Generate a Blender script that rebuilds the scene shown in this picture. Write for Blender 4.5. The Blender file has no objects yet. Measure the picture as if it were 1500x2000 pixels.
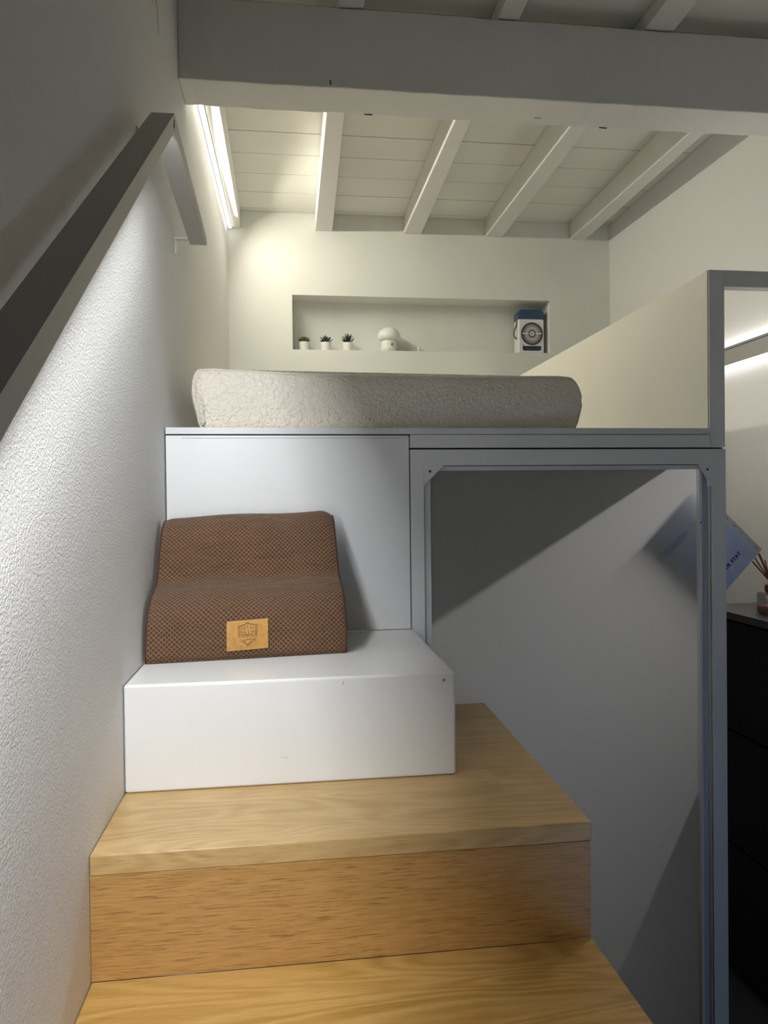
import bpy, bmesh, math, random
from mathutils import Vector, Matrix
random.seed(4)
S = bpy.context.scene
COL = S.collection
rad = math.radians

# ------------------------------------------------------------------ camera, world, light, exposure
cam_d = bpy.data.cameras.new('camera'); cam = bpy.data.objects.new('camera', cam_d); COL.objects.link(cam)
cam_d.sensor_fit = 'VERTICAL'; cam_d.sensor_height = 24.0
cam_d.lens = 24.0 * 1448.5 / 2000.0
cam_d.clip_start = 0.02
yaw, pitch, roll = rad(7.22), rad(0.72), rad(-0.65)
def rot3(y, p, r):
    rz = Matrix(((math.cos(r), -math.sin(r), 0), (math.sin(r), math.cos(r), 0), (0, 0, 1)))
    rx = Matrix(((1, 0, 0), (0, math.cos(p), -math.sin(p)), (0, math.sin(p), math.cos(p))))
    B = Matrix(((1, 0, 0), (0, 0, -1), (0, 1, 0)))
    ry = Matrix(((math.cos(y), -math.sin(y), 0), (math.sin(y), math.cos(y), 0), (0, 0, 1)))
    return rz @ rx @ B @ ry
M = rot3(yaw, pitch, roll)                     # rows: image right, image down, forward in world axes
right, down, fwd = Vector(M[0]), Vector(M[1]), Vector(M[2])
R3 = Matrix((right, -down, -fwd)).transposed()
cam.matrix_world = Matrix.Translation((0.36, 0.0, 1.66)) @ R3.to_4x4()
S.camera = cam

w = bpy.data.worlds.new('world'); S.world = w; w.use_nodes = True
w.node_tree.nodes['Background'].inputs[0].default_value = (0.75, 0.8, 0.9, 1)
w.node_tree.nodes['Background'].inputs[1].default_value = 0.1
S.view_settings.view_transform = 'Standard'; S.view_settings.look = 'None'
S.view_settings.gamma = 1.0; S.view_settings.use_curve_mapping = False
S.view_settings.exposure = 0.0

def area(name, loc, direction, along, sx, sy, power, color, spread=180):
    l = bpy.data.lights.new(name, 'AREA'); l.shape = 'RECTANGLE'; l.size = sx; l.size_y = sy
    l.energy = power; l.color = color; l.spread = rad(spread)
    o = bpy.data.objects.new(name, l); COL.objects.link(o)
    z = -Vector(direction).normalized(); x = Vector(along).normalized(); x = (x - z * x.dot(z)).normalized(); y = z.cross(x)
    o.matrix_world = Matrix.Translation(loc) @ Matrix((x, y, z)).transposed().to_4x4()
    return o
# unseen cool fill added low behind the viewer to tint the lower post blue
area('cool_fill', (2.0, -0.5, 0.2), (-0.05, 1, 0.0), (1, 0, 0), 0.7, 0.5, 4.0, (0.34, 0.60, 1.0))
# weak warm fill added behind the viewer to lift the ambient, no fixture
area('warm_fill', (1.2, -2.6, 1.9), (0, 1, -0.1), (1, 0, 0), 0.5, 0.3, 0.4, (1.0, 0.93, 0.84))

# ------------------------------------------------------------------ helpers
def put(name, bm, mat, parent=None, smooth=False, kind=None, label=None):
    me = bpy.data.meshes.new(name); bm.normal_update(); bm.to_mesh(me); bm.free()
    if smooth:
        for p in me.polygons: p.use_smooth = True
    o = bpy.data.objects.new(name, me); COL.objects.link(o)
    for m in (mat if isinstance(mat, (list, tuple)) else [mat]): me.materials.append(m)
    if parent: o.parent = parent; o.matrix_parent_inverse = parent.matrix_world.inverted()
    if kind: o['kind'] = kind
    if label: o['label'] = label
    return o
def thing(name, label, cat, loc=(0, 0, 0), rz=0, group=None):
    o = bpy.data.objects.new(name, None); COL.objects.link(o)
    o.matrix_world = Matrix.Translation(loc) @ Matrix.Rotation(rz, 4, 'Z')
    o.empty_display_size = .05
    o['label'] = label; o['category'] = cat
    if group: o['group'] = group
    return o
def tag(o, label, cat, group=None):
    o['label'] = label; o['category'] = cat
    if group: o['group'] = group
    return o
def NB(): return bmesh.new()
def box(bm, x0, x1, y0, y1, z0, z1, bev=0, seg=2):
    b = bmesh.new()
    bmesh.ops.create_cube(b, size=1)
    for v in b.verts:
        v.co = Vector((x0 + (v.co.x + .5) * (x1 - x0), y0 + (v.co.y + .5) * (y1 - y0), z0 + (v.co.z + .5) * (z1 - z0)))
    if bev: bmesh.ops.bevel(b, geom=b.edges[:], offset=bev, segments=seg, affect='EDGES', profile=.5)
    merge(bm, b); return bm
def merge(bm, b):
    me = bpy.data.meshes.new('tmp'); b.to_mesh(me); b.free(); bm.from_mesh(me); bpy.data.meshes.remove(me)
def hexa(bm, pts, bev=0):                     # 8 points: bottom quad ccw, top quad ccw
    b = bmesh.new(); v = [b.verts.new(p) for p in pts]
    for f in ((3, 2, 1, 0), (4, 5, 6, 7), (0, 1, 5, 4), (1, 2, 6, 5), (2, 3, 7, 6), (3, 0, 4, 7)): b.faces.new([v[i] for i in f])
    if bev: bmesh.ops.bevel(b, geom=b.edges[:], offset=bev, segments=2, affect='EDGES', profile=.5)
    merge(bm, b); return bm
def prism(bm, poly, axis, a, b_, bev=0):      # poly in the other two axes (order x,y / x,z / y,z)
    b = bmesh.new()
    def P(u, v, t): return (u, v, t) if axis == 2 else ((u, t, v) if axis == 1 else (t, u, v))
    lo = [b.verts.new(P(u, v, a)) for u, v in poly]; hi = [b.verts.new(P(u, v, b_)) for u, v in poly]
    b.faces.new(lo); b.faces.new(hi[::-1]); n = len(poly)
    for i in range(n): b.faces.new((lo[i], hi[i], hi[(i + 1) % n], lo[(i + 1) % n]))
    bmesh.ops.recalc_face_normals(b, faces=b.faces)
    if bev: bmesh.ops.bevel(b, geom=b.edges[:], offset=bev, segments=2, affect='EDGES', profile=.5)
    merge(bm, b); return bm
def lathe(bm, prof, c, n=32):
    b = bmesh.new(); rings = []
    for r, z in prof:
        rings.append([b.verts.new((c[0] + r * math.cos(2 * math.pi * i / n), c[1] + r * math.sin(2 * math.pi * i / n), c[2] + z)) for i in range(n)] if r > 1e-6 else [b.verts.new((c[0], c[1], c[2] + z))])
    for A, B in zip(rings, rings[1:]):
        for i in range(n):
            j = (i + 1) % n
            if len(A) == 1 and len(B) == 1: continue
            if len(A) == 1: b.faces.new((A[0], B[j], B[i]))
            elif len(B) == 1: b.faces.new((A[i], A[j], B[0]))
            else: b.faces.new((A[i], A[j], B[j], B[i]))
    bmesh.ops.recalc_face_normals(b, faces=b.faces)
    merge(bm, b); return bm
def tube(bm, pts, r, n=8, closed=False):
    b = bmesh.new(); pts = [Vector(p) for p in pts]; rings = []; N = len(pts)
    up = Vector((0, 0, 1))
    for i, p in enumerate(pts):
        a = pts[(i - 1) % N] if closed or i > 0 else p; c = pts[(i + 1) % N] if closed or i < N - 1 else p
        t = (c - a).normalized(); s = t.cross(up)
        if s.length < 1e-3: s = t.cross(Vector((1, 0, 0)))
        s.normalize(); u = s.cross(t)
        rr = r[i] if isinstance(r, (list, tuple)) else r
        rings.append([b.verts.new(p + s * rr * math.cos(2 * math.pi * k / n) + u * rr * math.sin(2 * math.pi * k / n)) for k in range(n)])
    for i in range(N if closed else N - 1):
        A, B = rings[i], rings[(i + 1) % N]
        for k in range(n): b.faces.new((A[k], A[(k + 1) % n], B[(k + 1) % n], B[k]))
    if not closed: b.faces.new(rings[0][::-1]); b.faces.new(rings[-1])
    bmesh.ops.recalc_face_normals(b, faces=b.faces)
    merge(bm, b); return bm
def disc_y(bm, c, r, y0, y1, n=32):           # short cylinder along y
    b = bmesh.new()
    lo = [b.verts.new((c[0] + r * math.cos(2 * math.pi * i / n), y0, c[1] + r * math.sin(2 * math.pi * i / n))) for i in range(n)]
    hi = [b.verts.new((v.co.x, y1, v.co.z)) for v in lo]
    b.faces.new(lo); b.faces.new(hi[::-1])
    for i in range(n): b.faces.new((lo[i], hi[i], hi[(i + 1) % n], lo[(i + 1) % n]))
    bmesh.ops.recalc_face_normals(b, faces=b.faces); merge(bm, b); return bm

# ------------------------------------------------------------------ materials
def mat(name, col, rough=.6, metal=0, **kw):
    m = bpy.data.materials.new(name); m.use_nodes = True; p = m.node_tree.nodes['Principled BSDF']
    p.inputs['Base Color'].default_value = (*col, 1); p.inputs['Roughness'].default_value = rough; p.inputs['Metallic'].default_value = metal
    for k, v in kw.items(): p.inputs[k.replace('_', ' ')].default_value = v
    return m
class G:
    def __init__(s, m): s.m = m; s.t = m.node_tree; s.p = s.t.nodes['Principled BSDF']
    def n(s, ty, **kw):
        d = s.t.nodes.new(ty)
        for k, v in kw.items():
            if hasattr(d, k): setattr(d, k, v)
            else: d.inputs[k].default_value = v
        return d
    def l(s, a, b): s.t.links.new(a, b)
    def math(s, op, a, b=None, c=None):
        d = s.t.nodes.new('ShaderNodeMath'); d.operation = op
        for i, v in enumerate((a, b, c)):
            if v is None: continue
            if isinstance(v, (int, float)): d.inputs[i].default_value = v
            else: s.l(v, d.inputs[i])
        return d.outputs[0]
    def coord(s, scale=(1, 1, 1), rot=(0, 0, 0), kind='Object'):
        c = s.n('ShaderNodeTexCoord'); mp = s.n('ShaderNodeMapping'); mp.inputs['Scale'].default_value = scale; mp.inputs['Rotation'].default_value = rot
        s.l(c.outputs[kind], mp.inputs[0]); return mp.outputs[0]
    def noise(s, vec, scale, detail=3, rough=.5, dist=0):
        d = s.n('ShaderNodeTexNoise'); d.inputs['Scale'].default_value = scale; d.inputs['Detail'].default_value = detail
        d.inputs['Roughness'].default_value = rough; d.inputs['Distortion'].default_value = dist; s.l(vec, d.inputs['Vector']); return d.outputs[0]
    def ramp(s, fac, stops):
        d = s.n('ShaderNodeValToRGB'); r = d.color_ramp
        while len(r.elements) < len(stops): r.elements.new(.5)
        for e, (p, c) in zip(r.elements, stops): e.position = p; e.color = (*c, 1)
        s.l(fac, d.inputs[0]); return d.outputs[0]
    def bump(s, h, strength, dist, prev=None):
        d = s.n('ShaderNodeBump'); d.inputs['Strength'].default_value = strength; d.inputs['Distance'].default_value = dist
        s.l(h, d.inputs['Height'])
        if prev: s.l(prev, d.inputs['Normal'])
        return d.outputs[0]
def painted(name, col, rough=.55, bs=25, bd=.0004, var=.04, coat=0):
    m = mat(name, col, rough); g = G(m); v = g.coord()
    n1 = g.noise(v, 2.5, 4); n2 = g.noise(v, bs, 4)
    d = tuple(c * (1 - var) for c in col); e = tuple(min(1, c * (1 + var)) for c in col)
    g.l(g.ramp(n1, ((.3, d), (.7, e))), g.p.inputs['Base Color'])
    g.l(g.bump(n2, .5, bd), g.p.inputs['Normal'])
    if coat: g.p.inputs['Coat Weight'].default_value = coat
    return m
# rough rolled stucco paint
def stucco(name, col, st=.6):
    m = mat(name, col, .62); g = G(m); v = g.coord()
    a = g.noise(v, 175, 3, .6, .4); b = g.noise(v, 300, 2, .5); big = g.noise(v, 16, 2)
    h = g.math('ADD', g.ramp(a, ((.38, (0, 0, 0)), (.68, (1, 1, 1)))), g.math('MULTIPLY', b, .5))
    h = g.math('ADD', h, g.math('MULTIPLY', big, .6))
    g.l(g.bump(h, st, .0014), g.p.inputs['Normal']); return m
M_stucco = stucco('stucco', (.80, .79, .77))
M_passage = stucco('passage_stucco', (.79, .775, .75), .3)
M_wall = painted('wall_paint', (.79, .79, .73), .6, 30, .0003)
M_beam = painted('beam_paint', (.76, .75, .71), .55, 12, .0012)
M_board = painted('board_paint', (.78, .77, .70), .75, 40, .0003)
M_white = painted('white_laminate', (.84, .84, .83), .28, 60, .0001, .015)
M_deckwhite = painted('deck_panel', (.82, .83, .82), .38, 60, .0001, .02)
M_frame = painted('frame_grey', (.79, .80, .79), .42, 60, .0001, .03)
M_darkframe = painted('rail_grey', (.30, .31, .33), .45, 60, .0001, .03)
M_trim = painted('aluminium_trim', (.72, .73, .74), .35, 60, .0001, .03)
M_seal = mat('pale_seal', (.62, .66, .66), .4)
M_recess = mat('blue_grey_recess', (.45, .51, .56), .4)
M_parapet = painted('parapet_cream', (.80, .78, .68), .45, 40, .0002, .02)
M_gap = mat('dark_gap', (.03, .03, .03), .8)
M_screw = mat('screw_dark', (.02, .02, .03), .4, .3)
M_alu = mat('brushed_profile', (.42, .41, .385), .42, .35)
M_steel = mat('steel', (.68, .67, .63), .35, .1)
M_chest = painted('black_wood', (.006, .006, .007), .6, 50, .0002, .2)
M_chest.node_tree.nodes['Principled BSDF'].inputs['Specular IOR Level'].default_value = .15
M_floor = painted('grey_floor', (.11, .11, .12), .4, 20, .0003, .1)
M_ceil = painted('plain_ceiling', (.7, .69, .64), .6)
def emis(name, col, st):
    m = mat(name, (.9, .9, .9), .5); p = m.node_tree.nodes['Principled BSDF']
    p.inputs['Emission Color'].default_value = (*col, 1); p.inputs['Emission Strength'].default_value = st; return m
M_led_rail = emis('led_cool', (.95, .97, 1), 3)
M_led_loft = emis('led_warm', (1, .98, .90), 4)
M_led_right = emis('led_right', (.97, .97, 1), 2.0)

# oak: long grain along x, cathedral figure
def oak(name, light, dark, fig=1.0, fine=1.0, seed=0.0, br=.55):
    m = mat(name, light, .33); g = G(m)
    c = g.n('ShaderNodeTexCoord'); mp = g.n('ShaderNodeMapping'); mp.inputs['Location'].default_value = (seed, seed * 1.7, seed * .6)
    mp.inputs['Scale'].default_value = (1, 1, 1); g.l(c.outputs['Object'], mp.inputs[0]); v0 = mp.outputs[0]
    def sc(s): 
        q = g.n('ShaderNodeMapping'); q.inputs['Scale'].default_value = s; g.l(v0, q.inputs[0]); return q.outputs[0]
    field = g.noise(sc((1.1, 6.0, 6.0)), 1.0, 2, .5, .5)
    rings = g.math('SINE', g.math('MULTIPLY', field, 95.0))
    rings = g.math('MULTIPLY_ADD', rings, .5, .5)
    mask = g.noise(sc((1.5, 4, 4)), 1.2, 2)
    grain = g.noise(sc((14, 330, 330)), 1.0, 3, .65)
    pores = g.noise(sc((22, 520, 520)), 1.0, 2, .5)
    broad = g.noise(sc((.9, 22, 22)), 1.0, 3, .55)
    a = g.math('MULTIPLY', g.math('MULTIPLY', rings, mask), .55 * fig)
    b = g.math('MULTIPLY', grain, .55 * fine)
    d = g.math('ADD', g.math('MULTIPLY', broad, br), (.55 - br) * .5)
    f = g.math('ADD', g.math('ADD', a, b), d)
    mid = tuple((x + y) / 2 for x, y in zip(light, dark))
    colr = g.ramp(f, ((.42, light), (.72, mid), (1.05 if False else .98, dark)))
    mx = g.n('ShaderNodeMix'); mx.data_type = 'RGBA'; mx.blend_type = 'MULTIPLY'
    g.l(g.ramp(pores, ((.30, (.45, .40, .34)), (.44, (1, 1, 1)))), mx.inputs['B']); g.l(colr, mx.inputs['A']); mx.inputs['Factor'].default_value = .45 * fine
    g.l(mx.outputs['Result'], g.p.inputs['Base Color'])
    g.l(g.bump(g.math('ADD', grain, g.math('MULTIPLY', pores, .6)), .35, .0004), g.p.inputs['Normal'])
    return m
M_tread = oak('oak_tread', (.62, .425, .19), (.42, .26, .095), .8, .9, 3.1)
M_tread_b = oak('oak_tread_lower', (.61, .38, .12), (.43, .235, .055), 1.3, .8, 9.7)
M_riser = oak('oak_riser', (.62, .365, .125), (.38, .20, .06), .2, 1.7, 5.3, .25)

# ------------------------------------------------------------------ room shell
RW, BACK, FRONTY, TOP = 2.46, 4.66, -4.0, 3.62
FZ = -.06
NX0, NX1, NZ0, NZ1, ND = .390, 2.050, 2.620, 2.959, .17
put('floor', box(NB(), -.1, RW + .1, FRONTY - .1, BACK + .3, FZ - .1, FZ), M_floor, kind='structure')
put('wall_left', box(NB(), -.12, 0, FRONTY, BACK + .3, FZ, TOP + .1), M_stucco, kind='structure')
put('wall_right', box(NB(), RW, RW + .12, FRONTY, BACK + .3, FZ, TOP + .1), M_passage, kind='structure')
put('wall_rear', box(NB(), -.12, RW + .12, FRONTY - .12, FRONTY, FZ, TOP + .1), M_wall, kind='structure')
b = NB()
box(b, 0, NX0, BACK, BACK + ND, FZ, TOP + .1); box(b, NX1, RW, BACK, BACK + ND, FZ, TOP + .1)
box(b, NX0, NX1, BACK, BACK + ND, FZ, NZ0); box(b, NX0, NX1, BACK, BACK + ND, NZ1, TOP + .1)
box(b, 0, RW, BACK + ND, BACK + ND + .08, FZ, TOP + .1)
bmesh.ops.remove_doubles(b, verts=b.verts, dist=1e-5)
put('wall_back', b, M_wall, kind='structure')

# ceiling over the loft: boards, each its own piece, following the slight slope of the rafters
def zr(y): return 3.30 + .0321 * (y - 2.79)          # underside of the loft rafters
ceil = put('ceiling', box(NB(), -.1, RW + .1, FRONTY - .1, BACK + .3, TOP, TOP + .1), M_ceil, kind='structure')
ZB = 3.467
js = [BACK, 4.605, 4.370, 4.125, 3.892, 3.662]
while js[-1] > FRONTY: js.append(max(js[-1] - .235, FRONTY))
for c, a in zip(js, js[1:]):
    dz = random.uniform(-.0012, .0012)
    put('ceiling_board', box(NB(), .002, RW - .002, a + .0024, c - .0024, ZB + dz, ZB + .022, .0015), M_board, ceil)
put('board_backing', box(NB(), 0, RW, FRONTY, BACK, ZB + .026, ZB + .030), M_gap, ceil)

# rafters over the loft (left edge near, left edge far, width near, width far)
def rafter(name, xn, xf, wn, wf, y0, y1, label, cat='rafter', group=None, zbot=zr, h=.105, m=M_beam):
    pts = [(xn, y0, zbot(y0)), (xn + wn, y0, zbot(y0)), (xf + wf, y1, zbot(y1)), (xf, y1, zbot(y1))]
    pts += [(p[0], p[1], 3.465) for p in pts]
    return tag(put(name, hexa(NB(), pts, .004), m), label, cat, group)
LG = 'white rafters over the loft bed'
for xn, xf, wn, wf, lb in ((.532, .537, .072, .108, 'white painted loft rafter next right of the glowing corner strip'),
                           (1.088, 1.096, .062, .112, 'white painted loft rafter above the small table lamp'),
                           (1.605, 1.626, .078, .112, 'white painted loft rafter above the right half of the niche'),
                           (2.166, 2.190, .062, .105, 'white painted loft rafter closest to the right wall')):
    rafter('rafter', xn, xf, wn, wf, 2.80, BACK - .002, lb, 'rafter', LG)
# first rafter against the left wall with the LED strip let into its lower edge
led_r = thing('lit_rafter', 'white rafter along the left wall with a bright strip light in its edge', 'rafter', (0, 2.8, 3.3))
pts = [(.030, 2.80, zr(2.8)), (.096, 2.80, zr(2.8)), (.079, BACK - .002, zr(BACK)), (.030, BACK - .002, zr(BACK))]
pts += [(p[0], p[1], 3.465) for p in pts]
put('timber', hexa(NB(), pts, .003), M_beam, led_r)
pts = [(.002, 2.82, zr(2.82) - .004), (.028, 2.82, zr(2.82) - .004), (.028, BACK - .03, zr(BACK) - .004), (.002, BACK - .03, zr(BACK) - .004)]
pts += [(p[0], p[1], p[2] + .02) for p in pts]
put('profile', hexa(NB(), pts), M_alu, led_r)
pts = [(.008, 2.82, zr(2.82) - .012), (.028, 2.82, zr(2.82) - .012), (.028, BACK - .03, zr(BACK) - .012), (.008, BACK - .03, zr(BACK) - .012)]
pts += [(p[0], p[1], p[2] + .0075) for p in pts]
put('light_strip', hexa(NB(), pts), M_led_loft, led_r, label='glowing white diffuser strip')
LOFT_COL = (1.0, .955, .825)
area('loft_strip_light', (.022, (2.84 + BACK - .22) / 2, zr(3.60) - .016), (1, 0, -.62), (0, 1, .0321), BACK - .22 - 2.84, .016, 15.5, LOFT_COL, 155)

# front rafters resting on the main beam
FG = 'white rafters above the main beam'
for x0, x1, lb in ((.551, .640, 'front rafter above the main beam, leftmost at the top edge'), (1.127, 1.207, 'front rafter above the main beam, middle one at the top edge'),
                   (1.690, 1.800, 'front rafter above the main beam, rightmost at the top edge')):
    tag(put('front_rafter', box(NB(), x0, x1, FRONTY + .01, 2.78, 3.404, 3.465, .003), M_beam), lb, 'rafter', FG)
# main beam
mb = thing('main_beam', 'thick white main beam crossing the room under the ceiling', 'beam', (0, 2.62, 3.11))
b = NB(); box(b, .0, RW, 2.62, 2.792, 3.118, 3.398, .004)
bmesh.ops.subdivide_edges(b, edges=[e for e in b.edges if abs(e.verts[0].co.x - e.verts[1].co.x) > 1], cuts=60)
for v in b.verts:
    if 0.01 < v.co.x < RW - .01:
        s = math.sin(v.co.x * 37) * .0012 + math.sin(v.co.x * 11.3 + 1) * .0016
        if v.co.z < 3.2: v.co.z += s
        if v.co.y < 2.7: v.co.y += s * .8
put('timber', b, M_beam, mb)
# small cracks and nicks in the timber paint
nk = NB()
for x, z in ((.518, 3.128),):
    box(nk, x, x + .004, 2.6195, 2.622, z, z + .016)
put('crack', nk, M_gap, mb)
for x, y in ((.655, 2.785), (1.50, 2.70), (1.30, 2.74), (1.58, 2.788)):
    put('knot', box(NB(), x, x + random.choice((.006, .03)), y, y + .004, 3.1165, 3.121), M_gap, mb)

# ------------------------------------------------------------------ loft platform
DZ = 1.886
dk = thing('loft_platform', 'white loft platform with thin metal edge that carries the mattress', 'loft bed', (0, 2.22, 1.82))
put('deck', box(NB(), .002, 1.690, 2.2625, BACK - .002, 1.850, DZ - .001), M_deckwhite, dk)
put('edge_trim', box(NB(), .004, 1.688, 2.219, 2.262, 1.8665, DZ, .001), M_trim, dk)
put('shadow_gap', box(NB(), .004, 1.688, 2.224, 2.231, 1.860, 1.8663), M_gap, dk)
fp = put('front_panel', box(NB(), .004, .7195, 2.2205, 2.2395, 1.276, 1.8625, .0012), M_deckwhite, dk)
put('top_seam', box(NB(), .05, .716, 2.2196, 2.2204, 1.8545, 1.8553), mat('seam_grey', (.3, .3, .26), .7), fp)

# steel frame: upper rail, posts, top bar of the partition
fr = thing('portal_frame', 'grey painted steel post and bars edging the loft on the right', 'frame', (1.72, 2.24, 1.82))
put('cross_bar', prism(NB(), [(.7235, 1.8255), (.7235, 1.8650), (1.6915, 1.8650), (1.6930, 1.8255)], 1, 2.221, 2.260), M_frame, fr)
put('upper_post', box(NB(), 1.6935, 1.7455, 2.2215, 2.262, 1.8255, 2.3905, .001), M_frame, fr)
put('top_bar', box(NB(), 1.746, 2.414, 2.2215, 2.262, 2.338, 2.3905, .001), M_frame, fr)
ch = tag(None or thing('partition_wall', 'cream partition board between the mattress and the passage', 'partition', (1.69, 3, 1.886)), 'cream partition board between the mattress and the passage', 'partition')
put('board', box(NB(), 1.6935, 1.716, 2.2625, BACK - .002, 1.850, 2.3895, .001), M_parapet, ch)
put('edge_strip', box(NB(), 1.6900, 1.6932, 2.2270, 2.262, DZ + .001, 2.3895), M_parapet, ch)
# marks on the partition
# lower frame with chamfered corner plates around the frosted panel
put('joint_strip', box(NB(), .7235, 1.745, 2.236, 2.262, 1.8203, 1.8252), M_gap, fr)
dr = thing('frosted_panel_frame', 'grey framed frosted panel with cut corners beside the stairs', 'panel door', (1.23, 2.24, 0))
X0, X1, ZT = .7235, 1.7465, 1.8200
IX0, IX1, IZ = .7640, 1.6980, 1.7715
put('header_rail', box(NB(), X0, X1, 2.2205, 2.247, IZ, ZT, .0006), M_frame, dr)
put('left_stile', box(NB(), X0, IX0, 2.2205, 2.247, FZ + .001, IZ - .0002, .0006), M_frame, dr)
put('right_stile', box(NB(), IX1, X1, 2.2205, 2.247, FZ + .001, IZ - .0002, .0006), M_frame, dr)
gs = .062
put('corner_plate', prism(NB(), [(IX0 + .0002, IZ - .0002), (IX0 + gs, IZ - .0002), (IX0 + .0002, IZ - gs)], 1, 2.2206, 2.2235), M_frame, dr)
put('corner_plate', prism(NB(), [(IX1 - .0002, IZ - .0002), (IX1 - .045, IZ - .0002), (IX1 - .0002, IZ - .072)], 1, 2.2206, 2.2235), M_frame, dr)
for x, z in ((.7835, 1.7535), (1.6835, 1.7545)):
    put('screw', disc_y(NB(), (x, z), .0035, 2.2190, 2.2206, 12), M_screw, dr)
# recessed inner profiles
M_line = mat('joint_line', (.12, .13, .13), .7)
put('inner_profile', box(NB(), IX0 + .0005, 1.690, 2.232, 2.247, 1.7560, IZ - .0022), M_trim, dr)
put('joint_strip', box(NB(), IX0 + .0005, 1.690, 2.234, 2.247, IZ - .0020, IZ - .0001), M_line, dr)
put('inner_profile', box(NB(), IX0 + .0025, IX0 + .0225, 2.232, 2.247, FZ + .001, 1.7555), M_trim, dr)
put('joint_strip', box(NB(), IX0 + .0002, IX0 + .0023, 2.234, 2.247, FZ + .001, 1.7555), M_line, dr)
put('seal', box(NB(), 1.6915, 1.6935, 2.2235, 2.247, FZ + .001, 1.700), M_seal, dr)
put('inner_profile', box(NB(), 1.6700, 1.6910, 2.236, 2.247, FZ + .001, 1.755), M_recess, dr)
put('inner_profile', box(NB(), 1.6600, 1.6695, 2.228, 2.247, FZ + .001, 1.755, .001), M_trim, dr)
put('screw', disc_y(NB(), (1.6650, 1.5850), .0025, 2.2268, 2.2282, 10), M_screw, dr)
# frosted pane (thin translucent sheet)
mp = bpy.data.materials.new('frosted_pane'); mp.use_nodes = True; t = mp.node_tree; t.nodes.clear()
o_ = t.nodes.new('ShaderNodeOutputMaterial'); d_ = t.nodes.new('ShaderNodeBsdfDiffuse'); tr = t.nodes.new('ShaderNodeBsdfTranslucent'); gl = t.nodes.new('ShaderNodeBsdfGlossy')
d_.inputs[0].default_value = (.24, .24, .245, 1); tr.inputs[0].default_value = (.80, .80, .80, 1); gl.inputs['Roughness'].default_value = .45; gl.inputs[0].default_value = (1, 1, 1, 1)
m1 = t.nodes.new('ShaderNodeMixShader'); m2 = t.nodes.new('ShaderNodeMixShader'); m1.inputs[0].default_value = .62; m2.inputs[0].default_value = .03
t.links.new(d_.outputs[0], m1.inputs[1]); t.links.new(tr.outputs[0], m1.inputs[2]); t.links.new(m1.outputs[0], m2.inputs[1]); t.links.new(gl.outputs[0], m2.inputs[2]); t.links.new(m2.outputs[0], o_.inputs[0])
b = NB(); v = [b.verts.new(p) for p in ((IX0 + .01, 2.2475, FZ + .012), (1.694, 2.2475, FZ + .012), (1.694, 2.2475, 1.765), (IX0 + .01, 2.2475, 1.765))]; b.faces.new(v)
put('frosted_pane', b, mp, dr, label='grey translucent pane lit from behind')

# ------------------------------------------------------------------ stairs
st = thing('oak_staircase', 'oak staircase climbing along the left stucco wall', 'staircase', (.46, 1.3, 0))
def tread(z1, y0, y1, w0, w1, m, th=.0365):
    poly = [(.0015, y0), (w0, y0), (w1, y1), (.0015, y1)]
    return put('tread', prism(NB(), poly, 2, z1 - th, z1, .0022), m, st)
T2, T3 = 1.043, .8175
tread(T2, 1.355, 2.214, .9265, .944, M_tread)
tread(T3, 1.075, 1.3575, .9300, .927, M_tread_b)
put('riser', box(NB(), .0008, .9245, 1.3565, 2.214, T3 + .0003, 1.0060, .0008), M_riser, st)
z = T3; y = 1.075
while z > .2:
    nz = z - .226
    put('riser', box(NB(), .0008, .927, y + .0015, y + .32, nz + .0008, z - .0375, .0008), M_riser, st)
    tread(nz, y - .28, y, .930, .930, M_tread)
    z = nz; y -= .28
put('riser', box(NB(), .0008, .927, y + .0015, 1.0, FZ + .001, z - .0375, .0008), M_riser, st)
put('side_block', box(NB(), .3, .9245, 1.0, 2.214, FZ + .001, T3 - .04), M_riser, st)

# white box step
sb = thing('white_box_step', 'glossy white box step standing on the upper oak tread', 'step', (.36, 1.9, T2))
b = NB(); box(b, .0015, .7255, 1.637, 2.2185, T2 + .0005, 1.2755, .006, 4)
put('box', b, M_white, sb, smooth=False)
put('chip', disc_y(NB(), (.6990, 1.2585), .004, 1.6364, 1.6372, 10), mat('chip_grey', (.35, .36, .35), .7), sb)
cm = mat('scuff', (.52, .51, .49), .7)
put('scuff', prism(NB(), [(.330, 1.1020), (.345, 1.1040), (.354, 1.1030), (.345, 1.1028)], 1, 1.6366, 1.6372), cm, sb)
put('scuff', prism(NB(), [(.680, 1.0900), (.684, 1.0910), (.683, 1.0895)], 1, 1.6366, 1.6372), cm, sb)
put('scuff', prism(NB(), [(.470, 1.2560), (.4725, 1.2680), (.4740, 1.2600)], 1, 1.6366, 1.6372), cm, sb)
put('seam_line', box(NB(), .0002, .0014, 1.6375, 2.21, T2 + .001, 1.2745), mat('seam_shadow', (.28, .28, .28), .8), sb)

# ------------------------------------------------------------------ handrail with LED
hr = thing('handrail', 'flat metal handrail on the left wall lighting the stucco below', 'handrail', (.07, 1.8, 2.5))
PK = (1.820, 2.590)                                   # peak (y, z) top edge
sl = .748
def top(y): return PK[1] - (PK[0] - y) * sl
YL = -.35
ang = math.atan(sl); tx0, tx1 = .046, .100
# horizontal arm
put('level_rail', hexa(NB(), [(tx0, PK[0] - .02, 2.550), (tx1, PK[0] - .02, 2.550), (tx1, 2.500, 2.512), (tx0, 2.500, 2.512),
                              (tx0, PK[0] + .001, 2.5895), (tx1, PK[0] + .001, 2.5895), (tx1, 2.500, 2.535), (tx0, 2.500, 2.535)], .0008), M_alu, hr)
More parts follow.
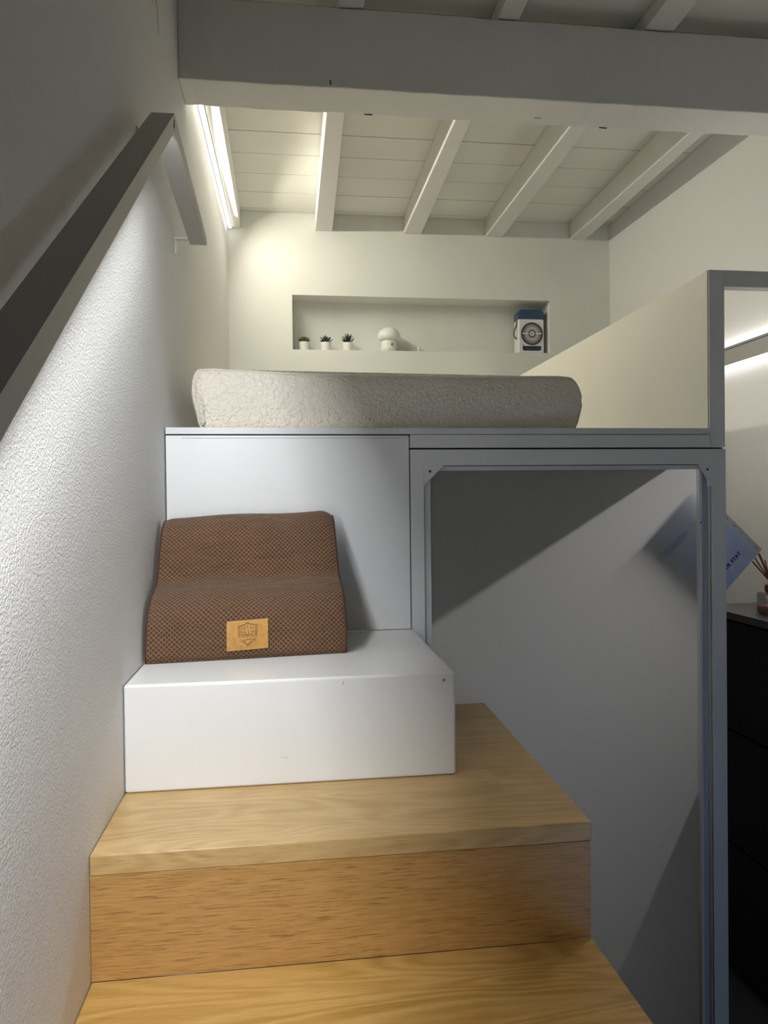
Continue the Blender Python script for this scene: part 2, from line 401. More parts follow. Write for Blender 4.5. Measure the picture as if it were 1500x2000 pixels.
# sloping arm, built as an inverted channel that hides the strip
tv = .042
def slab(x0, x1, dt, db, y0=YL, y1=PK[0]):
    b = NB(); hexa(b, [(x0, y0, top(y0) - db), (x1, y0, top(y0) - db), (x1, y1, top(y1) - db), (x0, y1, top(y1) - db),
                       (x0, y0, top(y0) - dt), (x1, y0, top(y0) - dt), (x1, y1, top(y1) - dt), (x0, y1, top(y1) - dt)]); return b
xm = (tx0 + tx1) / 2
put('sloping_rail', slab(tx0, tx1, 0, .012), M_alu, hr)
put('rail_side', slab(xm + .0107, tx1, .0121, tv), M_alu, hr)
put('rail_side', slab(tx0, xm - .0115, .0121, tv + .014), M_alu, hr)
put('light_strip', slab(xm - .0045, xm + .0045, .0122, .0140), M_led_rail, hr, label='cool white diffuser let into the underside of the sloping rail')
put('end_cap', slab(tx0 + .001, tx1 - .001, .0121, tv, PK[0] - .004, PK[0] - .0005), M_alu, hr)
yc = (YL + PK[0]) / 2; L = (PK[0] - YL) / math.cos(ang)
area('handrail_strip_light', (xm, yc, top(yc) - .0150), (0, math.sin(ang), -math.cos(ang)), (0, math.cos(ang), math.sin(ang)), L - .02, .008, 18.5, (.955, .975, 1.0))
def bracket(y, z, parent, up=0):
    b = NB(); box(b, .0005, .004, y - .012, y + .012, z - .05, z + .002, .0008); box(b, .003, .0455, y - .010, y + .010, z - .004, z + .001)
    return put('bracket', b, M_steel, parent)
bracket(2.482, 2.560 - .035, hr)
bk = NB(); box(bk, .0005, .004, 1.878, 1.904, 2.545, 2.585, .0008); box(bk, .003, .0455, 1.880, 1.902, 2.560, 2.566)
put('bracket', bk, M_steel, hr)
bk = NB(); box(bk, .0005, .004, .90, .93, 1.80, 1.86, .0008); box(bk, .003, .0455, .90, .93, 1.86, 1.866); put('bracket', bk, M_steel, hr)
# small wall hook high on the wall
hk = thing('wall_hook', 'small metal hook fixed high on the left wall', 'hook', (0, 2.1, 3.0))
put('plate', box(NB(), .0005, .005, 2.085, 2.125, 3.045, 3.12, .001), M_steel, hk)
put('clip', box(NB(), .005, .014, 2.098, 2.118, 3.060, 3.09, .002), M_steel, hk)
put('rod', tube(NB(), [(.012, 2.088, 3.075), (.012, 2.140, 3.040), (.006, 2.195, 3.003)], .0022, 8), M_steel, hk)

# ------------------------------------------------------------------ passage on the right: LED bar, chest of drawers, sheet, diffuser
rb = thing('passage_light_bar', 'grey light bar glowing along the passage wall behind the frame', 'wall light', (2.44, 3, 2.3))
bx0, bx1 = 2.425, RW - .0005
put('profile', box(NB(), bx0, bx1, 2.30, 3.50, 2.294, 2.366, .001), M_alu, rb)
put('cap_rail', box(NB(), bx0 - .006, bx1, 2.30, 3.50, 2.3665, 2.378, .002), M_darkframe, rb)
put('light_strip', box(NB(), bx0 + .002, bx1 - .004, 2.31, 3.49, 2.272, 2.2935), M_led_right, rb, label='glowing diffuser')
RC = (1.0, .985, .97)
area('passage_light_down', (bx0 - .002, 2.90, 2.283), (-.8, 0, -.6), (0, 1, 0), 1.16, .02, 9.5, RC, 95)
area('passage_light_up', (bx0 + .02, 2.90, 2.381), (0, 0, 1), (0, 1, 0), 1.16, .02, .8, RC)

cd = thing('chest_of_drawers', 'tall black chest of drawers against the passage wall', 'chest of drawers', (2.18, 2.2, 0))
CX0, CX1, CY0, CY1, CZ = 1.925, 2.452, 1.62, 2.695, 1.252
put('carcass', box(NB(), CX0 + .02, CX1, CY0 + .004, CY1 - .004, FZ + .001, CZ - .03), M_chest, cd)
put('top', box(NB(), CX0 - .002, CX1, CY0, CY1, CZ - .026, CZ, .002), painted('black_top', (.022, .020, .022), .35, 50, .0001, .2), cd)
for z0, z1 in ((-.035, .418), (.424, .826), (.832, 1.222)):
    dw = put('drawer', box(NB(), CX0, CX0 + .0195, CY0 + .006, CY1 - .006, z0, z1 - .004, .0015), M_chest, cd)

# sheet in a clear sleeve hung behind the frosted pane
M_paper = mat('paper', (.55, .61, .80), .5); M_ink = mat('ink', (.04, .05, .16), .6)
g = G(M_paper); g.l(g.ramp(g.noise(g.coord(), 28, 3), ((.35, (.56, .59, .70)), (.65, (.66, .69, .80)))), g.p.inputs['Base Color'])
pt = M_paper.node_tree; pb = pt.nodes['Principled BSDF']; ptr = pt.nodes.new('ShaderNodeBsdfTranslucent'); pmx = pt.nodes.new('ShaderNodeMixShader')
ptr.inputs[0].default_value = (.55, .62, .88, 1); pmx.inputs[0].default_value = .35
pt.links.new(pb.outputs[0], pmx.inputs[1]); pt.links.new(ptr.outputs[0], pmx.inputs[2]); pt.links.new(pmx.outputs[0], pt.nodes['Material Output'].inputs[0])
M_sleeve = mat('sleeve', (.72, .72, .74), .35)
ps = thing('paper_sheet', 'bluish printed sheet in a punched clear sleeve tilted behind the frame', 'paper', (1.71, 2.285, 1.51))
# local frame: u = reading direction (up-right), v = page up (up-left)
c0 = Vector((1.7125, 2.283, 1.5115)); uu = Vector((.690, 0, .724)).normalized(); vv = Vector((-.724, 0, .690)).normalized(); nn = Vector((0, -1, 0))
W2, H2 = .1175, .159
def pl(a, b_, off=0): return c0 + uu * a + vv * b_ + nn * off
def quad(bm, a0, a1, b0, b1, off=0, th=.0003):
    P = [pl(a0, b0, off), pl(a1, b0, off), pl(a1, b1, off), pl(a0, b1, off)]
    hexa(bm, [p + nn * -th for p in P] + P); return bm
put('sheet', quad(NB(), -W2, W2 - .018, -H2, H2), M_paper, ps)
put('sleeve_strip', quad(NB(), W2 - .018, W2 + .006, -H2, H2, .0004), M_sleeve, ps, label='pale punched margin of the clear sleeve')
for i in range(9):
    hb = NB(); quad(hb, W2 - .0065, W2 - .0025, -H2 + .018 + i * .035, -H2 + .024 + i * .035, .0012); put('punch_hole', hb, mat('hole', (.32, .31, .33), .8) if i == 0 else bpy.data.materials['hole'], ps)
cu = bpy.data.curves.new('txt', 'FONT'); cu.body = 'YOUR STAY'; cu.size = .0170; cu.align_x = 'RIGHT'; cu.extrude = .0002; cu.space_character = 1.15; cu.offset = .0008
to = bpy.data.objects.new('tmp_text', cu); COL.objects.link(to)
dg = bpy.context.evaluated_depsgraph_get(); me = bpy.data.meshes.new_from_object(to.evaluated_get(dg)); bpy.data.objects.remove(to)
me.transform(Matrix.Translation(pl(.062, -H2 + .046, .0012)) @ Matrix((uu, vv, nn)).transposed().to_4x4())
bt = NB(); bt.from_mesh(me); put('lettering', bt, M_ink, ps)
b = NB(); rnd = random.Random(3)
for r_, (b0, a0, a1) in enumerate(((-.062, -.02, .035), (-.052, .0, .040), (-.020, .005, .028), (-.006, -.03, .030), (.012, -.05, .02))):
    a = a0
    while a < a1:
        l = rnd.uniform(.004, .011); quad(b, a, min(a + l, a1), b0, b0 + .0016, .0008); a += l + .002
put('small_print', b, mat('ink_faint', (.16, .19, .38), .6), ps, kind='stuff')
put('tack', disc_y(NB(), (1.655, 1.578), .011, 2.256, 2.281, 16), mat('tack_dark', (.10, .12, .16), .6), ps, label='dark fixing dot')

# reed diffuser
rd = thing('reed_diffuser', 'amber reed diffuser bottle with dark flowers on the black chest', 'diffuser', (2.04, 2.41, CZ))
M_glass = mat('bottle_glass', (.85, .87, .88), .06, Transmission_Weight=.9, IOR=1.3)
bxc, byc = 2.048, 2.43
put('bottle', box(NB(), bxc - .036, bxc + .036, byc - .036, byc + .036, CZ + .0005, CZ + .075, .008, 3), M_glass, rd)
put('liquid', box(NB(), bxc - .033, bxc + .033, byc - .033, byc + .033, CZ + .006, CZ + .030, .006, 2), mat('amber', (.42, .09, .015), .15), rd)
put('label_patch', box(NB(), bxc - .026, bxc + .026, byc - .0375, byc - .0364, CZ + .034, CZ + .062), mat('label_white', (.45, .46, .50), .6), rd)
b = NB()
for i in range(5): box(b, bxc - .020 + i * .007, bxc - .017 + i * .007, byc - .0382, byc - .0376, CZ + .038, CZ + .058)
put('label_print', b, M_ink, rd)
put('collar', lathe(NB(), [(0, .0755), (.019, .0755), (.022, .080), (.022, .100), (.016, .104), (0, .104)], (bxc, byc, CZ), 24), mat('collar_red', (.16, .035, .02), .5), rd)
M_reed = mat('reed', (.20, .055, .035), .7)
for i in range(9):
    a = -1.9 + i * .42; r_ = .034 + .012 * (i % 3)
    e = (bxc + math.cos(a + 1.5) * r_ - .008, byc + math.sin(a + 1.5) * r_, CZ + .185 + .012 * ((i * 7) % 4))
    put('reed', tube(NB(), [(bxc + (i - 4) * .0018, byc, CZ + .10), e], .0028, 6), M_reed, rd)
M_petal = mat('petal', (.10, .035, .07), .8); M_petal2 = mat('petal_pale', (.42, .36, .42), .8)
for (fx, fy, fz, fr_) in ((.022, -.02, .160, .024), (.040, 0, .190, .022), (.012, 0, .200, .018), (.040, -.022, .130, .018)):
    b = NB()
    for k in range(14):
        a = k * 2.4; el = -.4 + k * .12
        d = Vector((math.cos(a) * math.cos(el), math.sin(a) * math.cos(el), math.sin(el)))
        s = d.cross(Vector((0, 0, 1))).normalized() * fr_ * .38; c = Vector((bxc + fx, byc + fy, CZ + fz))
        q = [c + d * fr_ * .2, c + d * fr_ * .7 + s, c + d * fr_ * 1.05, c + d * fr_ * .7 - s]
        n_ = s.cross(d).normalized() * .0012
        hexa(b, [p - n_ for p in q] + [p + n_ for p in q])
    put('dried_flower', b, M_petal if fz != .160 else M_petal2, rd)

# ------------------------------------------------------------------ mattress
mm = mat('mattress_knit', (.86, .80, .68), .85); g = G(mm); v = g.coord()
n1 = g.noise(v, 62, 2, .5, 1.0); n2 = g.noise(v, 120, 2, .5, .5)
g.l(g.bump(g.math('ADD', n1, g.math('MULTIPLY', n2, .35)), 1.0, .0085), g.p.inputs['Normal'])
mt = thing('mattress', 'thick cream quilted mattress lying on the white loft platform', 'mattress', (.68, 3.3, DZ))
MX0, MX1, MY0, MY1, MH = .062, 1.297, 2.290, 4.19, .176
def mat_surf():
    b = NB(); nu, nv = 60, 40
    prof = []                                          # superellipse cross-section in plan corner rounding
    N = 160; sections = []
    zs = [0, .004, .012, .025, .05, .08, .11, .135, .155, .167, .174, .176]
    inset = [.016, .010, .006, .003, .0, -.004, -.004, .0, .006, .013, .024, .040]
    def plan(ins, z):
        pts = []
        x0, x1, y0, y1 = MX0 + ins, MX1 - ins, MY0 + ins, MY1 - ins; r = .055
        cs = [(x1 - r, y0 + r, -90), (x1 - r, y1 - r, 0), (x0 + r, y1 - r, 90), (x0 + r, y0 + r, 180)]
        for cx, cy, a0 in cs:
            for k in range(9): a = rad(a0 + k * 11.25); pts.append((cx + r * math.cos(a), cy + r * math.sin(a)))
        # densify straight sides
        out = []
        for i, p in enumerate(pts):
            q = pts[(i + 1) % len(pts)]; d = math.dist(p, q); m_ = max(1, int(d / .06))
            for j in range(m_): out.append((p[0] + (q[0] - p[0]) * j / m_, p[1] + (q[1] - p[1]) * j / m_))
        return out
    base = plan(0, 0); cx, cy = (MX0 + MX1) / 2, (MY0 + MY1) / 2
    rings = []
    for z, ins in zip(zs, inset):
        ring = []
        for (x, y) in base:
            sx = 1 - ins / ((MX1 - MX0) / 2); sy = 1 - ins / ((MY1 - MY0) / 2)
            X, Y = cx + (x - cx) * sx, cy + (y - cy) * sy
            t_ = (X - MX0) / (MX1 - MX0)
            lift = (.016 * math.exp(-(t_ / .22) ** 2) + .003 * math.exp(-((t_ - .93) / .1) ** 2)) * (z / MH)
            bulge = 0.0
            if t_ > .97: bulge = .010 * math.sin(math.pi * min(1, z / MH))
            if t_ < .03: X += .022 * (1 - z / MH) ** 1.5
            ring.append(b.verts.new((X + bulge, Y, DZ + .0008 + z + lift)))
        rings.append(ring)
    n = len(base)
    for A, B in zip(rings, rings[1:]):
        for i in range(n): b.faces.new((A[i], A[(i + 1) % n], B[(i + 1) % n], B[i]))
    b.faces.new(rings[-1]); b.faces.new(rings[0][::-1])
    return b, [[tuple(v.co) for v in r] for r in rings], base
b, rings, base = mat_surf()
put('cover', b, mm, mt, smooth=True)
# piping loops: one up each front corner, one along top front edge
def nearest(ring, x, y): return min(ring, key=lambda p: (p[0] - x) ** 2 + (p[1] - y) ** 2)
M_pipe = mat('piping_cloth', (.78, .72, .62), .8)
for x in (MX0, MX1):
    pts = []
    for r in rings[:-1]:
        p = nearest(r, x + (.003 if x < .5 else -.003), MY0 + .02)
        pts.append((p[0], p[1] - .001, p[2]))
    put('piping', tube(NB(), pts, .0028, 8), M_pipe, mt)
topring = rings[-3]; pts = [p for p in topring if p[1] < MY0 + .035]; pts.sort(key=lambda p: p[0])
put('piping', tube(NB(), [(p[0], p[1] - .0005, p[2] + .001) for p in pts], .0026, 8), M_pipe, mt)

# ------------------------------------------------------------------ brown contour cushion
mc = mat('brown_dotted_plush', (.17, .085, .042), .92); g = G(mc)
uvn = g.n('ShaderNodeUVMap'); uvn.uv_map = 'UVMap'
sep = g.n('ShaderNodeSeparateXYZ'); g.l(uvn.outputs[0], sep.inputs[0])
P_ = 2 * math.pi / .0088
s1 = g.math('SINE', g.math('MULTIPLY', g.math('ADD', sep.outputs[0], sep.outputs[1]), P_ * .72))
s2 = g.math('SINE', g.math('MULTIPLY', g.math('SUBTRACT', sep.outputs[0], sep.outputs[1]), P_ * .72))
hgt = g.math('MULTIPLY_ADD', g.math('MULTIPLY', s1, s2), .5, .5)
hgt2 = g.math('MULTIPLY_ADD', g.math('ADD', s1, s2), .25, .5)
fz = g.noise(g.coord(), 420, 2); fold = g.noise(g.coord((1.2, 3, 3)), 7, 2, .5, 1.5)
big = g.noise(g.coord(), 9, 3)
cr = g.ramp(hgt2, ((.08, (.045, .019, .008)), (.38, (.140, .072, .034)), (.9, (.185, .100, .050))))
mx = g.n('ShaderNodeMix'); mx.data_type = 'RGBA'; mx.blend_type = 'MULTIPLY'; mx.inputs['Factor'].default_value = .5
g.l(cr, mx.inputs['A']); g.l(g.ramp(big, ((.3, (.78, .78, .78)), (.7, (1.15, 1.12, 1.1)))), mx.inputs['B']); g.l(mx.outputs['Result'], g.p.inputs['Base Color'])
g.l(g.bump(g.math('ADD', g.ramp(hgt2, ((0, (0, 0, 0)), (.45, (1, 1, 1)))), g.math('MULTIPLY', fz, .25)), .8, .0025, g.bump(fold, .6, .02)), g.p.inputs['Normal'])
g.p.inputs['Sheen Weight'].default_value = .15; g.p.inputs['Sheen Roughness'].default_value = .5

cu_t = thing('contour_cushion', 'brown dotted plush contour cushion leaning on the white box step', 'cushion', (.25, 1.98, 1.276))
# profile (depth y, height z) front face going up, then over the top and down the back
ctrl = [(.028, .000), (.006, .004), (.000, .022), (.004, .060), (.016, .098), (.040, .132), (.078, .158), (.118, .172), (.150, .182), (.170, .200),
        (.182, .232), (.196, .270), (.214, .305), (.240, .335), (.268, .352), (.292, .356), (.306, .348), (.312, .330), (.306, .26), (.300, .18), (.296, .09), (.292, .02), (.286, .004), (.270, .000)]
def catmull(P, k, closed=False):
    out = []; n = len(P)
    for i in range(n if closed else n - 1):
        p0, p1, p2, p3 = P[(i - 1) % n] if (closed or i > 0) else P[0], P[i], P[(i + 1) % n], P[(i + 2) % n] if (closed or i < n - 2) else P[-1]
        for j in range(k):
            t = j / k
            out.append(tuple(.5 * ((2 * b) + (-a + c) * t + (2 * a - 5 * b + 4 * c - d) * t * t + (-a + 3 * b - 3 * c + d) * t ** 3) for a, b, c, d in zip(p0, p1, p2, p3)))
    return out
prof = catmull(ctrl, 4, True)
# cumulative length
acc = [0]
for a, c in zip(prof, prof[1:]): acc.append(acc[-1] + math.dist(a, c))
NXs = 70; CW = .496
cyc = sum(p[0] for p in prof) / len(prof); czc = sum(p[1] for p in prof) / len(prof)
def cpos(i, s):                                     # s in 0..1 across width; returns world
    y, z = prof[i]
    e = min(s, 1 - s) * CW                           # distance from side seam
    k = 1.0
    if e < .016: k = 1 - .045 * (1 - math.sqrt(max(0, 1 - (1 - e / .016) ** 2)))
    y2 = cyc + (y - cyc) * k; z2 = z * (.985 + .015 * k) if z > .01 else z
    z2 = max(z2, 0)
    er = max(0, 1 - (1 - s) * CW / .045); el = max(0, 1 - s * CW / .03)
    z2 -= (.016 * er ** 2 + .008 * el ** 2) * max(0, (z - .2) / .15) + .004 * er ** 2 * min(1, z / .05)
    # soft dents and slight side slant
    z2 += .016 * (s - .5) * (z / .35) + .0025 * math.sin(s * 9 + z * 30) * min(1, z / .1)
    y2 += .0035 * math.sin(s * 7.0 + z * 22 + 1) * min(1, z / .08)
    x = .006 + s * CW - .018 * (s - .5) * 2 * (z / .35) * (1 if s > .5 else .3) + (.006 * math.sin(min(z, .2) / .2 * math.pi) * (s - .3) if s > .5 else 0)
    y2 += 1.842 + .052 * s * (1 - .75 * z / .36) + (.0 if s > .5 else 0)
    return Vector((x, min(y2, 2.2165), 1.2762 + max(z2, 0)))
b = NB(); uvl = b.loops.layers.uv.new('UVMap'); grid = []
ss = [0, .004, .012, .022, .034] + [.05 + .9 * i / NXs for i in range(NXs + 1)] + [.966, .978, .988, .996, 1]
n = len(prof)
for s in ss: grid.append([b.verts.new(cpos(i, s)) for i in range(n)])
tot = acc[-1]
for a in range(len(ss) - 1):
    for i in range(n):
        j = (i + 1) % n; u0, u1 = ss[a] * CW, ss[a + 1] * CW; v0 = acc[i]; v1 = acc[i + 1] if i + 1 < n else tot + .01
        f = b.faces.new((grid[a][i], grid[a + 1][i], grid[a + 1][j], grid[a][j])); f.smooth = True
        for lp, uv in zip(f.loops, ((u0, v0), (u1, v0), (u1, v1), (u0, v1))): lp[uvl].uv = uv
for gcol in (grid[0], grid[-1]):
    f = b.faces.new(gcol)
    for lp in f.loops: lp[uvl].uv = (lp.vert.co.y, lp.vert.co.z)
bmesh.ops.recalc_face_normals(b, faces=b.faces)
put('plush_cover', b, mc, cu_t)
M_seam = mat('seam_brown', (.07, .03, .015), .9)
for s in (.006, .994):
    put('side_seam', tube(NB(), [cpos(i, s) for i in range(n)], .0022, 6, True), M_seam, cu_t)
# leather patch: placed on front face around given heights
def face_pt(x, z, off):
    s = (x - .006) / CW
    best = None
    for i in range(n // 3):
        p = cpos(i, s)
        q = cpos(i + 1, s)
        if p.z <= z <= q.z: t = (z - p.z) / (q.z - p.z + 1e-9); best = p.lerp(q, t); tn = (q - p).normalized(); break
    if best is None: best = cpos(6, s); tn = Vector((0, .2, 1)).normalized()
    nrm = Vector((0, -tn.z, tn.y)); nrm.x = .0; return best + nrm * off + Vector(((x - best.x), 0, 0))
PX0, PX1, PZ0, PZ1 = .201, .302, 1.300, 1.370
def decal(poly_uv, off0, off1, sub=1):
    """closed strip built from a uv polygon laid on the cushion face"""
    b = NB(); A = [b.verts.new(face_pt(PX0 + u * (PX1 - PX0), PZ0 + v * (PZ1 - PZ0) + .0035 * (u - .5), off0)) for u, v in poly_uv]
    B = [b.verts.new(face_pt(PX0 + u * (PX1 - PX0), PZ0 + v * (PZ1 - PZ0) + .0035 * (u - .5), off1)) for u, v in poly_uv]
    b.faces.new(A); b.faces.new(B[::-1]); m_ = len(A)
    for i in range(m_): b.faces.new((A[i], A[(i + 1) % m_], B[(i + 1) % m_], B[i]))
    bmesh.ops.recalc_face_normals(b, faces=b.faces); return b
M_leather = mat('tan_leather', (.52, .27, .055), .5); g = G(M_leather)
g.l(g.ramp(g.noise(g.coord(), 60, 4), ((.3, (.46, .225, .042)), (.7, (.56, .30, .07)))), g.p.inputs['Base Color'])
g.l(g.bump(g.noise(g.coord(), 500, 2), .3, .0003), g.p.inputs['Normal'])
b = NB(); rows = []
for iv in range(9):
    rows.append([[b.verts.new(face_pt(PX0 + u / 8 * (PX1 - PX0), PZ0 + iv / 8 * (PZ1 - PZ0) + .0035 * (u / 8 - .5), o_)) for u in range(9)] for o_ in (.0018, .0046)])
for iv in range(8):
    for u in range(8):
        for k_ in (0, 1):
            q = (rows[iv][k_][u], rows[iv][k_][u + 1], rows[iv + 1][k_][u + 1], rows[iv + 1][k_][u]); b.faces.new(q if k_ else q[::-1])
for i in range(8):
    b.faces.new((rows[0][0][i], rows[0][0][i + 1], rows[0][1][i + 1], rows[0][1][i])); b.faces.new((rows[8][0][i + 1], rows[8][0][i], rows[8][1][i], rows[8][1][i + 1]))
    b.faces.new((rows[i + 1][0][0], rows[i][0][0], rows[i][1][0], rows[i + 1][1][0])); b.faces.new((rows[i][0][8], rows[i + 1][0][8], rows[i + 1][1][8], rows[i][1][8]))
bmesh.ops.recalc_face_normals(b, faces=b.faces)
patch = put('leather_patch', b, M_leather, cu_t, label='tan leather patch with an embossed shield')
M_emb = mat('embossed_brown', (.13, .05, .010), .7); M_edge = mat('patch_edge', (.58, .36, .13), .6)
def seg(u0, v0, u1, v1, wd=.012):
    asp = (PZ1 - PZ0) / (PX1 - PX0); d = Vector((u1 - u0, (v1 - v0) * asp)); L_ = d.length; d /= L_; nx, ny = -d.y * wd / 2, d.x * wd / 2 / asp
    return [(u0 + nx, v0 + ny), (u1 + nx, v1 + ny), (u1 - nx, v1 - ny), (u0 - nx, v0 - ny)]
emb = NB()
def addseg(*a, **k): merge(emb, decal(seg(*a, **k), .0044, .0052))
sh = [(.275, .80), (.36, .83), (.44, .865), (.50, .91), (.56, .865), (.64, .835), (.735, .82), (.725, .66), (.715, .44)]
for p, q in zip(sh, sh[1:]): addseg(*p, *q, wd=.014)
for p, q in ((( .275, .80), (.285, .62)), ((.285, .62), (.30, .44)), ((.315, .77), (.325, .45)), ((.695, .79), (.69, .46))): addseg(*p, *q, wd=.012)
for p, q in (((.36, .76), (.40, .68)), ((.42, .80), (.44, .70)), ((.50, .84), (.50, .71)), ((.58, .80), (.56, .70)), ((.65, .77), (.60, .68)),
             ((.345, .62), (.43, .60)), ((.38, .52), (.62, .52)), ((.36, .47), (.66, .47)), ((.45, .64), (.45, .54)), ((.53, .65), (.53, .53)), ((.59, .63), (.67, .60)), ((.61, .60), (.61, .50)), ((.36, .58), (.36, .48)),
             ((.30, .30), (.38, .31)), ((.38, .31), (.50, .35)), ((.50, .35), (.62, .35)), ((.62, .35), (.70, .31)), ((.38, .30), (.50, .13)), ((.50, .13), (.66, .31)), ((.42, .30), (.50, .18)), ((.50, .18), (.61, .30))):
    addseg(*p, *q, wd=.010)
for u, v_ in ((.33, .38), (.41, .40), (.50, .43), (.565, .40), (.63, .41), (.69, .38)):
    merge(emb, decal([(u + (.013 if k % 2 == 0 else .006) * math.cos(k * math.pi / 5 + math.pi / 2), v_ + (.019 if k % 2 == 0 else .009) * math.sin(k * math.pi / 5 + math.pi / 2)) for k in range(10)], .0044, .0052))
o = put('emblem', emb, M_emb, patch)
stb = NB()
for a in ((.015, .03, .985, .03), (.015, .97, .985, .97), (.02, .03, .02, .97), (.98, .03, .98, .97)): merge(stb, decal(seg(*a, wd=.012), .0044, .0051))
put('stitched_border', stb, M_edge, patch)

# ------------------------------------------------------------------ niche things
NZ = NZ0 + .0008
M_pot = mat('white_pot', (.80, .80, .76), .5)
def pot_prof(r, h): return [(0, 0), (r * .86, 0), (r * .9, .002), (r, h - .002), (r, h), (r - .004, h), (r - .006, h - .010), (0, h - .010)]
def leaf(b, c, az, el, L_, w_, bend=.25, th=.16):
    d = Vector((math.cos(az) * math.cos(el), math.sin(az) * math.cos(el), math.sin(el))); s = Vector((-math.sin(az), math.cos(az), 0)); u = s.cross(d)
    pts = []
    for t_, ww in ((0, .5), (.35, 1), (.7, .75), (1, .05)):
        p = Vector(c) + d * L_ * t_ + Vector((0, 0, 1)) * bend * L_ * t_ * t_
        pts.append([p - s * w_ * ww / 2, p - u * w_ * ww * th * 2, p + s * w_ * ww / 2, p + u * w_ * ww * th])
    bb = bmesh.new(); R_ = [[bb.verts.new(q) for q in r] for r in pts]
    for A, B in zip(R_, R_[1:]):
        for i in range(4): bb.faces.new((A[i], A[(i + 1) % 4], B[(i + 1) % 4], B[i]))
    bb.faces.new(R_[0][::-1]); bb.faces.new(R_[-1]); bmesh.ops.recalc_face_normals(bb, faces=bb.faces); return bb
def plant(x, y, kind, label, colr):
    r, h = (.034, .060)
    t_ = thing('potted_succulent', label, 'plant', (x, y, NZ), group='succulents in white pots in the niche')
    put('pot', lathe(NB(), pot_prof(r, h), (x, y, NZ), 28), M_pot, t_, smooth=False)
    put('soil', lathe(NB(), [(0, h - .008), (r - .0065, h - .008), (r - .0065, h - .0095), (0, h - .0095)], (x, y, NZ), 20), mat('soil', (.03, .02, .012), .9), t_)
    m = mat('leaf_' + kind, colr, .55); rnd = random.Random(len(kind) * 7)
    c = (x, y, NZ + h - .006)
    rings_ = {'rosette': [(13, .35, .044, .024, .22), (12, .68, .044, .022, .18), (9, 1.0, .042, .018, .1), (5, 1.35, .042, .015, 0)],
              'agave': [(12, .30, .046, .015, .25), (11, .70, .050, .015, .15), (8, 1.05, .052, .014, .05), (4, 1.4, .052, .012, 0)],
              'aloe': [(9, .45, .058, .010, .25), (9, .85, .066, .010, .1), (8, 1.15, .070, .010, 0), (4, 1.4, .074, .010, 0)]}[kind]
    for cnt, el, L_, w_, bend in rings_:
        for k_ in range(cnt):
            bb = leaf(None, c, k_ * 2 * math.pi / cnt + el * 2 + rnd.uniform(-.1, .1), el + rnd.uniform(-.08, .08), L_ * rnd.uniform(.85, 1.1), w_, bend)
            put('leaf', bb, m, t_)
plant(.4625, 4.735, 'rosette', 'olive green rosette succulent in white pot, nearest the niche edge', (.13, .15, .022))
plant(.6000, 4.735, 'agave', 'dark blue-green spiky succulent between the other two white pots', (.035, .075, .055))
plant(.7400, 4.735, 'aloe', 'tall dark aloe with thin pointed leaves in white pot', (.018, .040, .026))
# mushroom lamp
ml = thing('table_lamp', 'small white mushroom table lamp standing in the middle of the niche', 'lamp', (1.004, 4.735, NZ))
M_lampw = mat('lamp_white', (.80, .81, .77), .45)
lc = (1.004, 4.735, NZ)
put('base', lathe(NB(), [(0, 0), (.048, 0), (.050, .003), (.049, .062), (.047, .076), (0, .076)], lc, 40), M_lampw, ml, smooth=False)
dome = [(0, .0765)] + [(.045, .0765), (.058, .080), (.067, .088)] + [(.0725 * math.cos(a), .100 + .064 * math.sin(a)) for a in [i * math.pi / 2 / 12 for i in range(13)]]
dome[-1] = (0, .164)
put('shade', lathe(NB(), dome, lc, 40), M_lampw, ml, smooth=True)
put('switch', disc_y(NB(), (1.017, NZ + .047), .0065, 4.735 - .0515, 4.735 - .045, 16), mat('switch_grey', (.10, .10, .09), .4), ml)
pts = [(.975 + .032 * math.cos(a), 4.686 + .010 * math.sin(a), NZ + .016 + .004 * math.sin(a * 2 + 1)) for a in [i * 2 * math.pi / 28 for i in range(29)]]
pts = [(.932 + .004 * math.sin(i), 4.688, NZ + .040 - i * .004) for i in range(5)] + [(.937, 4.683, NZ + .018), (.955, 4.676, NZ + .014), (.985, 4.674, NZ + .016), (1.003, 4.677, NZ + .014), (.99, 4.684, NZ + .006), (.95, 4.684, NZ + .004)]
put('cable', tube(NB(), catmull(pts, 4), .0024, 8), M_lampw, ml, label='coiled white cable')
pts = [(1.052, 4.760, NZ + .035), (1.08, 4.790, NZ + .070), (1.12, 4.815, NZ + .062), (1.16, 4.815, NZ + .045), (1.188, 4.785, NZ + .030), (1.196, 4.745, NZ + .036)]
put('cable', tube(NB(), catmull(pts, 5), .0022, 8), M_lampw, ml, label='white cable running to its plug')
put('plug', box(NB(), 1.191, 1.202, 4.735, 4.752, NZ + .0005, NZ + .048, .003), M_lampw, ml)
# desk fan
df = thing('desk_fan', 'white box fan with blue lid and round grille at the niche right end', 'fan', (1.938, 4.73, NZ))
M_fw = mat('fan_white', (.80, .80, .79), .35); M_fb = mat('fan_blue', (.030, .075, .150), .3); M_fd = mat('fan_dark', (.055, .045, .045), .5); M_nav = mat('navy_panel', (.018, .030, .060), .2)
fx0, fx1, fy0, fy1 = 1.850, 2.022, 4.690, 4.790
b = NB(); box(b, fx0, fx1, fy0, fy1, NZ + .001, NZ + .226, .008, 3); put('body', b, M_fw, df)
lid = [(fx0 + .001, NZ + .2265), (fx1 - .001, NZ + .2265), (fx1 - .001, NZ + .270), (fx1 - .018, NZ + .288), (fx0 + .018, NZ + .288), (fx0 + .001, NZ + .270)]
put('lid', prism(NB(), lid, 1, fy0 + .002, fy1 - .002, .002), M_fb, df, label='translucent blue tank lid')
gc = ((fx0 + fx1) / 2 + .003, NZ + .129)
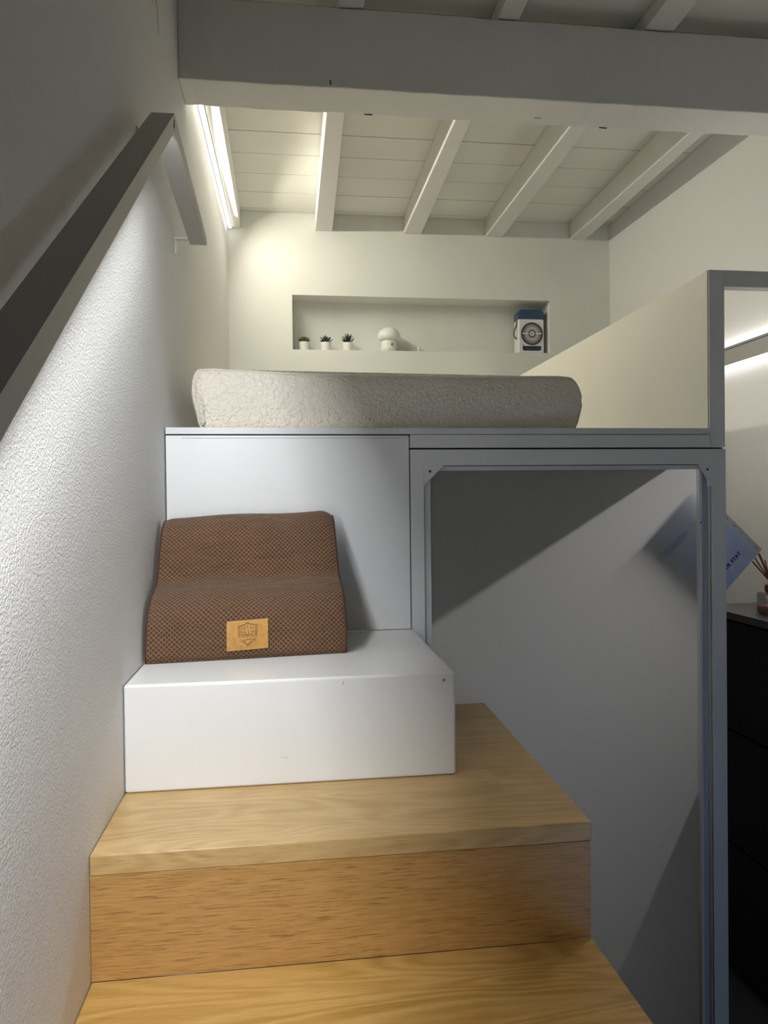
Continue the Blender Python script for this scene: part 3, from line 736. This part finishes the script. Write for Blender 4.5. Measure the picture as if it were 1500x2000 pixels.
ring = NB(); tube(ring, [(gc[0] + .069 * math.cos(a), fy0 - .003, gc[1] + .069 * math.sin(a)) for a in [i * 2 * math.pi / 48 for i in range(48)]], .0045, 8, True)
put('grille_rim', ring, M_fd, df)
put('fan_well', disc_y(NB(), gc, .068, fy0 - .0020, fy0 + .001, 40), M_fd, df)
for i in range(40):
    a = i * 2 * math.pi / 40; c_, s_ = math.cos(a), math.sin(a)
    put('grille_rib', tube(NB(), [(gc[0] + .026 * c_, fy0 - .0065, gc[1] + .026 * s_), (gc[0] + .063 * c_, fy0 - .0045, gc[1] + .063 * s_)], .0016, 5), M_fw, df)
for r_ in (.042,):
    put('grille_ring', tube(NB(), [(gc[0] + r_ * math.cos(a), fy0 - .0055, gc[1] + r_ * math.sin(a)) for a in [i * 2 * math.pi / 40 for i in range(40)]], .0013, 6, True), M_fw, df)
put('hub', disc_y(NB(), gc, .019, fy0 - .0095, fy0 - .0035, 28), mat('hub_grey', (.50, .49, .46), .4), df)
for sgn in (-1, 1):
    put('grille_bar', box(NB(), *sorted((gc[0] + sgn * .024, gc[0] + sgn * .064)), fy0 - .0095, fy0 - .0045, gc[1] - .0035, gc[1] + .0035), M_fw, df)
pn = [(gc[0] - .064, NZ + .050), (gc[0] - .060, NZ + .024), (gc[0] - .052, NZ + .020), (gc[0] + .052, NZ + .020), (gc[0] + .060, NZ + .024), (gc[0] + .064, NZ + .050)]
put('control_panel', prism(NB(), pn, 1, fy0 - .0020, fy0 + .001), M_nav, df)
put('indicator', disc_y(NB(), (gc[0] - .056, NZ + .058), .0035, fy0 - .0015, fy0 + .001, 10), M_nav, df)
for sx in (-1, 1): put('foot', box(NB(), gc[0] + sx * .06 - .012, gc[0] + sx * .06 + .012, fy0 + .01, fy1 - .01, NZ, NZ + .003), M_fd, df)
hp = [(fx0 - .001, 4.715, NZ + .225), (fx0 - .008, 4.715, NZ + .185), (fx0 - .020, 4.715, NZ + .155), (fx0 - .024, 4.715, NZ + .130), (fx0 - .016, 4.715, NZ + .108), (fx0 - .003, 4.715, NZ + .100)]
put('carry_strap', tube(NB(), catmull(hp, 4), .006, 8), mat('strap_grey', (.20, .19, .16), .6), df, label='grey-brown carrying strap')
